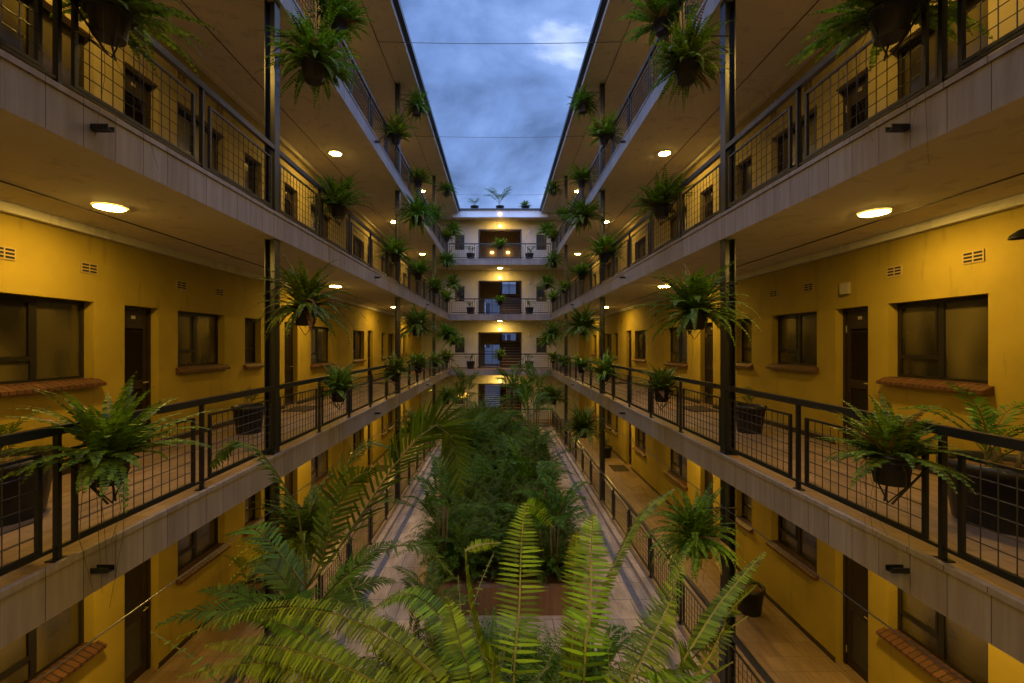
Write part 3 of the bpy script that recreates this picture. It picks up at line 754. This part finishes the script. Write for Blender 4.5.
# potted plants standing on the gallery floors
PALMS = []
for i_ in range(3):
    me, _ = palm_mesh(70+i_, 9, .75, 16, .20, .022, .25, 3, 'palm', .06); PALMS.append((me, stems_mesh(70+i_, .25, 3, .06)))
def floorpot(x, y, z, big, label, i, sc_=1.0, ph=True):
    r_ = empty('potted_plant', label, 'potted plant', (x, y, z), 0, 'pots standing on the galleries')
    link('pot', POTBIG if big else POTMID, r_)
    if ph:
        f = link('fronds', PALMS[i % 3][0], r_, (0, 0, .38), i); f.scale = (sc_,)*3; f = link('stems', PALMS[i % 3][1], r_, (0, 0, .38), i); f.scale = (sc_,)*3
floorpot(-4.34, 3.90, ZF[1], True, 'large black tub cut by the left edge on the left first floor gallery', 0, .7)
floorpot(4.22, 3.80, ZF[1], True, 'large black tub with thin palm leaves near the right edge, right first floor gallery', 1, 1.0)
floorpot(-4.25, 7.7, ZF[1], False, 'black tub behind the nearest column on the left first floor gallery', 2, .5)
floorpot(4.25, 7.75, ZF[1], False, 'black tub behind the nearest column on the right first floor gallery', 0, .5)
floorpot(-4.45, 8.1, 0, False, 'black tub below the left gallery, on the left ground floor gallery', 1, .8)
floorpot(4.43, 8.1, 0, False, 'black tub below the right gallery, on the right ground floor gallery', 2, .35)
floorpot(4.45, 19.1, 0, False, 'black tub far along the right ground floor gallery', 0, .6)
floorpot(-4.45, 19.1, 0, False, 'black tub far along the left ground floor gallery', 1, .6)
floorpot(-4.4, 19.1, ZF[1], False, 'black tub far along the left first floor gallery', 2, .6)
floorpot(4.4, 19.1, ZF[1], False, 'black tub far along the right first floor gallery', 1, .6)
for L_ in (1, 2, 3):
    for s in (-1, 1):
        floorpot(s*1.78, FD+.7, ZF[L_], False, f'small palm tub on the {LEV[L_]} of the end block, {SIDE[s]} of the stairwell', L_+s, .75)
# roof plants on the far block
for x, sc_, lb in ((0, 1.8, 'potted palm standing on the middle of the far roof edge'), (-1.55, .8, 'small pot plant on the far roof edge, left of the palm'), (1.55, .85, 'small bushy pot plant on the far roof edge, right of the palm')):
    r_ = empty('roof_plant', lb, 'potted plant', (x, FD+.95, 12.79), 0)
    q = link('pot', POTMID, r_); q.scale = (1, 1, .8)
    f = link('fronds', PALMS[1][0] if x <= 0 else FERNB[1], r_, (0, 0, .35)); f.scale = (sc_,)*3

mt = MB(); mt.box(-.3, .3, -.42, .42, .001, .018, M['mat']); MAT = mt.mesh('doormat')
for s in (-1, 1):
    for L_ in (0, 1):
        for y, nm in ((10.5, 'nearer'), (17.4, 'farther')):
            o = link('doormat', MAT, None, (s*4.55, y, ZF[L_]+.001)); tag(o, f'dark doormat on the {SIDE[s]} {LEV[L_]} gallery, the {nm} of its two', 'doormat', 'doormats by the doors')

# ------------------------------------------------------------------ cables
def cable(a, b, sag, r, label, n=10):
    a = Vector(a); b = Vector(b); q = MB()
    pts = [a.lerp(b, k/n)-Vector((0, 0, sag*4*(k/n)*(1-k/n))) for k in range(n+1)]
    q.tube(pts, r, M['cable'], 5); o = q.build('cable'); tag(o, label, 'cable', 'cables strung in the courtyard')
cable((-3.2, 11.9, 12.66), (3.2, 11.9, 12.66), .05, .008, 'thin cable across the sky between the two roofs, the nearer one')
cable((-3.2, 17.3, 12.66), (3.2, 17.3, 12.66), .05, .008, 'thin cable across the sky between the two roofs, the middle one')
cable((-3.2, 24, 12.66), (3.2, 24, 12.66), .05, .008, 'thin cable across the sky, the farthest and faintest one')
for s in (-1, 1):
    cable((s*3.0, 1.0, E-2.17), (s*3.0, 21, E-2.17), .03, .006, f'thin taut cable running below the first floor slab of the {SIDE[s]} wing')

# ------------------------------------------------------------------ bed planting
def shrub_mesh(seed, h, rad, ns, npair, pl, pw, mat='shrub', dr=.5):
    rng = random.Random(seed); mb = MB()
    for i in range(ns):
        phi = i*2.39996+rng.uniform(-.3, .3); q = rng.random(); rr = rad*math.sqrt((i+.5)/ns)
        base = Vector((math.cos(phi)*rr*.55, math.sin(phi)*rr*.55, rng.uniform(0, .35)*h))
        elev = R(88-52*rr/rad*rng.uniform(.5, 1.1)); ln = h*rng.uniform(.35, .85)
        frond(mb, arc_pts(base, phi, elev, ln, rng.uniform(.6, 2.3), 7, rng.uniform(-.6, .6)), npair, pl*rng.uniform(.7, 1.2), pw, M[mat], M['stem'], rng, .05, .75, dr, .003, prof=lambda u: 1-.5*u, jit=.4)
    return mb.mesh('foliage')
SH = [shrub_mesh(201, 1.25, .75, 150, 40, .15, .015), shrub_mesh(202, 1.0, .8, 150, 38, .13, .015), shrub_mesh(203, 1.35, .65, 140, 38, .16, .018), shrub_mesh(204, 1.7, .7, 150, 40, .15, .018)]
def shrub(x, y, v, sc_, label, zs=1.0, z=.30):
    r_ = empty('shrub', label, 'shrub', (x, y, z), 0, 'shrubs in the planters')
    f = link('foliage', SH[v], r_, None, x*7+y); f.scale = (sc_, sc_, sc_*zs)
    q = MB()
    for k in range(5):
        a = k*1.26; q.tube([(0.03*math.cos(a), .03*math.sin(a), -.02), (.15*math.cos(a), .15*math.sin(a), .6*sc_)], .014, M['trunk'], 5, .006)
    q.build('stems', r_)
row = 0
rows = [8.95, 10.2, 11.5, 12.9, 14.3, 15.8, 17.4, 19.1, 20.8]
rowname = ['front row', 'second row', 'third row', 'fourth row', 'fifth row', 'sixth row', 'seventh row', 'eighth row', 'back row']
for k, y in enumerate(rows):
    for j, x in enumerate((-.85, 0.05, .9)):
        sc_ = [1.0, 1.1, 1.05, 1.1, 1.15, 1.25, 1.3, 1.3, 1.3][k]*RNG.uniform(.9, 1.08); v = (k*3+j*2) % 3
        zs = RNG.uniform(.82, .98)
        if j == 0 and k in (6, 7, 8): v = 3; zs = 1.12
        shrub(x+RNG.uniform(-.12, .12), y+RNG.uniform(-.2, .2), v, sc_, f'dense dark green shrub in the long planter, {rowname[k]}, {["left", "middle", "right"][j]} of the row', zs)
for k, (x, y, v, sc_) in enumerate([(-.9, 5.6, 1, .95), (0.0, 5.7, 0, .80), (.9, 5.5, 2, .72), (-.5, 4.5, 0, 1.0), (.5, 4.5, 1, 1.0), (1.0, 3.6, 1, .8), (-1.0, 3.4, 2, .75)]):
    shrub(x, y, v, sc_, 'fine leaved green shrub in the short planter, ' + ['left of the back edge', 'middle of the back edge', 'right of the back edge', 'left of its middle', 'right of its middle', 'right side near the viewpoint', 'left side near the viewpoint'][k])

PM = []
for i_, (nf, ln, st) in enumerate([(16, 1.15, 1.0), (18, 1.35, 1.5), (14, .95, .7)]):
    me, _ = palm_mesh(90+i_, nf, ln, 28, .30, .036, st, 5, 'palm', .16, emin=30); PM.append((me, stems_mesh(90+i_, st, 5, .16)))
def palm(x, y, v, sc_, label, z=.30):
    r_ = empty('palm', label, 'palm', (x, y, z), 0, 'feathery palms in the courtyard')
    f = link('fronds', PM[v][0], r_, None, x*5+y*3); f.scale = (sc_,)*3
    f = link('stems', PM[v][1], r_, None, x*5+y*3); f.scale = (sc_,)*3
palm(-1.15, 8.7, 1, .85, 'slim palm at the left front corner of the long planter')
palm(1.05, 8.75, 0, .95, 'thin stemmed palm at the right front corner of the long planter')
palm(-.75, 8.6, 2, .8, 'low palm at the front edge of the long planter, beside the left corner one')
palm(-.95, 6.1, 0, .72, 'low drooping palm at the back left corner of the short planter')
palm(1.15, 5.6, 2, .62, 'small palm at the right side of the short planter')
palm(1.15, 14.0, 0, 1.0, 'palm half way along the right edge of the long planter')
palm(1.2, 18.0, 1, 1.2, 'taller palm toward the back right of the long planter')
palm(-1.15, 16.2, 0, 1.0, 'palm toward the back left of the long planter')
palm(.55, 21.8, 1, 1.45, 'tall palm at the back end of the long planter, right of centre')
palm(1.9, 24.6, 1, 1.5, 'tall palm standing at the far right end of the courtyard', -.12)
palm(-1.9, 24.8, 1, 1.45, 'tall palm standing at the far left end of the courtyard', -.12)
palm(.9, 11.4, 2, 1.3, 'arching palm in the right half of the long planter, behind the front row')

# ------------------------------------------------------------------ the tall arching palm on the left
def hero_palm():
    r_ = empty('palm', 'tall palm on the left with one long frond arching over the courtyard', 'palm', (-1.35, 3.6, .30), 0, 'feathery palms in the courtyard')
    base = Vector((-1.35, 3.6, .30)); rng = random.Random(77)
    crown = P(306, 600, 3.75)
    q = MB()
    tops = []
    for k in range(5):
        b = Vector((rng.uniform(-.1, .1), rng.uniform(-.1, .1), 0)); tp = crown-base + Vector((rng.uniform(-.14, .14), rng.uniform(-.15, .15), rng.uniform(-.45, .05)))
        q.tube([b, b.lerp(tp, .5)+Vector((.04, 0, 0)), tp], .026, M['trunk'], 8, .015); tops.append(tp)
    q.build('stems', r_)
    def fr(pts, n, pl, pw=.034, droop=.3, nh=None, fwd=.6, lift=.2):
        m = MB(); frond(m, [p-base for p in pts], n, pl, pw, M['palm'], M['stem'], rng, .2, fwd, droop, .010, nh=nh, prof=lambda u: (.5+1.1*u if u < .45 else 1-.82*(u-.45)/.55), lod=2, jit=.07, lift=lift)
        m.build('frond', r_)
    cr = crown+Vector((0, 0, .1))
    fr([cr, P(340, 548, 3.8), P(385, 478, 3.85), P(420, 436, 3.9), P(440, 426, 3.95), P(455, 448, 4.0), P(460, 495, 4.0)], 48, .46, .028, .22, Vector((-.35, .75, .55)), .75, .1)
    fr([cr, P(300, 520, 3.75), P(280, 478, 3.75), P(256, 448, 3.75), P(232, 445, 3.7), P(212, 466, 3.65)], 36, .36, .032, .4, Vector((0, .3, 1)), .5, .0)
    fr([cr+Vector((.05, 0, -.2)), P(345, 575, 3.6), P(390, 548, 3.5), P(425, 548, 3.45), P(452, 575, 3.4)], 28, .30, .030, .45, Vector((0, .2, 1)))
    fr([cr, P(322, 535, 4.0), P(338, 480, 4.2), P(365, 445, 4.3), P(395, 450, 4.4)], 26, .34, .030, .4)
    fr([cr, P(285, 560, 3.9), P(255, 530, 4.1), P(225, 535, 4.2)], 24, .30, .030, .5)
    fr([cr, P(322, 560, 3.7), P(335, 515, 3.7), P(352, 480, 3.7), P(375, 470, 3.7)], 24, .26, .028, .4, Vector((0, .8, .5))) if True else fr([cr, P(310, 520, 3.7), P(318, 470, 3.7), P(345, 425, 3.6), P(372, 420, 3.6)], 26, .34, .032, .3, Vector((0, .8, .5)))
    for k in range(11):
        phi = k*2.4+.4; fr(arc_pts(base+tops[k % 5], phi, R(rng.uniform(35, 82)), rng.uniform(.8, 1.25), rng.uniform(1.2, 2.2), 8), 30, .27, .024, .5)
hero_palm()

# ------------------------------------------------------------------ foreground fern on the viewpoint's railing
def hero_fern():
    rootp = Vector((.0, .70, E-1.22))
    r_ = empty('foreground_fern', 'large yellow green sword fern with tall fronds in the foreground', 'fern', tuple(rootp), 0)
    rng = random.Random(9)
    link('pot', POTBIG, r_, (0, 0, -.50))
    q = MB()
    for x in (-.3, .3): q.tube([(x, -.54, .28), (x, -.54, -.52), (x, .30, -.52)], .012, M['blackmetal'], 5)
    q.build('bracket', r_)
    def fr(pts, n, pl, pw=.0064, droop=.2, nh=None, fwd=.12, base=None, lift=.05, mat='fernnear', lod=2, full=True):
        b = base if base is not None else Vector((rng.uniform(-.16, .16), rng.uniform(-.1, .15), 0))
        m = MB(); p = [b] + [x_-rootp for x_ in pts]
        frond(m, p, n, pl, pw, M[mat], M['stem'], rng, .10, fwd, droop, .0035, nh=nh, prof=lambda u: min(1, .55+u*2)*(1-.85*max(0, (u-.55)/.45)**1.6), lod=lod, jit=.05, lift=lift)
        m.build('frond', r_)
    cam_n = Vector((0, -1, .25))
    fr([P(512, 700, .85), P(519, 610, .95), P(521, 545, 1.03), P(525, 503, 1.08)], 46, .060, .0066, .3, cam_n)
    fr([P(536, 508, 1.09), P(553, 528, 1.10)], 18, .024, .0045, .3, cam_n, base=P(524, 504, 1.08)-rootp)
    fr([P(583, 700, .82), P(590, 610, .9), P(591, 550, .97), P(593, 514, 1.01)], 44, .056, .0066, .3, cam_n)
    fr([P(570, 700, .95), P(573, 620, 1.05), P(575, 560, 1.12), P(577, 530, 1.15)], 50, .040, .0066, .15, Vector((.4, -1, .2)))
    fr([P(560, 700, .95), P(585, 640, 1.1), P(612, 570, 1.22), P(640, 517, 1.32), P(674, 489, 1.38)], 96, .036, .0085, .1, Vector((.8, .45, .15)), lift=.3)
    fr([P(655, 705, .85), P(690, 650, .95), P(722, 600, 1.03), P(765, 552, 1.12)], 88, .036, .0085, .1, Vector((.8, .5, .15)), lift=.3)
    fr([P(700, 672, .95), P(727, 615, 1.03), P(757, 585, 1.1)], 64, .028, .0075, .1, Vector((.8, .5, .15)), lift=.3)
    fr([P(640, 720, .75), P(695, 685, .83), P(733, 662, .88)], 64, .028, .0075, .1, Vector((.7, .5, .2)), lift=.3)
    fr([P(615, 720, .75), P(637, 670, .85), P(657, 630, .93), P(673, 596, .98)], 50, .058, .0072, .6, Vector((-.3, -.6, .7)))
    fr([P(600, 740, .8), P(640, 660, .95), P(668, 600, 1.08), P(684, 562, 1.15)], 44, .05, .0066, .2, Vector((0, -1, .3)))
    fr([P(476, 710, .85), P(462, 650, .93), P(447, 596, 1.0)], 50, .046, .0066, .15, Vector((.2, -1, .3)))
    fr([P(495, 710, .78), P(480, 650, .86), P(468, 590, .93), P(465, 550, .98)], 54, .030, .011, .12, Vector((1, .35, .1)), lift=.3)
    fr([P(480, 545, .99), P(501, 543, 1.01)], 20, .016, .0034, .3, Vector((0, -.8, .6)), base=P(465, 551, .98)-rootp)
    fr([P(480, 710, .9), P(455, 645, 1.0), P(432, 608, 1.06), P(403, 594, 1.1), P(366, 613, 1.13)], 56, .048, .0066, .4, Vector((0, -.3, 1)))
    fr([P(450, 720, .75), P(416, 660, .82), P(370, 627, .88), P(313, 609, .93), P(250, 611, .97), P(176, 638, 1.0)], 92, .043, .0068, .55, Vector((0, -.45, 1)))
    fr([P(430, 735, .72), P(380, 685, .78), P(318, 657, .84), P(262, 645, .88), P(205, 645, .92)], 80, .043, .0066, .55, Vector((0, -.5, 1)))
    fr([P(410, 750, .7), P(350, 700, .78), P(290, 668, .86), P(240, 664, .9), P(176, 677, .94)], 74, .040, .0066, .55, Vector((0, -.5, 1)))
    fr([P(445, 710, .8), P(422, 662, .9), P(398, 634, .98), P(378, 622, 1.0)], 44, .030, .0066, .15, cam_n)
    fr([P(380, 720, .8), P(340, 670, .9), P(300, 632, 1.0), P(262, 618, 1.05)], 50, .05, .012, .35, Vector((.1, -.7, 1)))
    for k in range(95):
        phi = R(rng.uniform(15, 165)); ln = rng.uniform(.5, .86)
        pts = arc_pts(rootp+Vector((rng.uniform(-.25, .25), rng.uniform(-.1, .2), 0)), phi, R(rng.uniform(25, 75)), ln, rng.uniform(1.0, 1.9), 6)
        fr(pts, 40, .030, .0062, .4, base=Vector((rng.uniform(-.25, .25), rng.uniform(-.1, .2), 0)), mat='fernnear', lod=2)
hero_fern()

# ------------------------------------------------------------------ fallen leaves on the paving
rng = random.Random(4); mb = MB()
for k in range(170):
    x = rng.choice((-1, 1))*rng.uniform(1.45, 2.8); y = rng.uniform(2, 25); a = rng.uniform(0, 6.28); l = rng.uniform(.03, .075)
    D = Vector((math.cos(a), math.sin(a), rng.uniform(-.05, .15))); Wd = Vector((-math.sin(a), math.cos(a), rng.uniform(-.2, .2)))
    leafblade(mb, Vector((x, y, -.112)), D, Wd, Vector((0, 0, 1)), l, l*.35, 0, M['dryleaf'], 1)
tag(mb.build('fallen_leaves'), 'dry fallen leaves scattered over the courtyard paving', 'leaves', None, 'stuff')
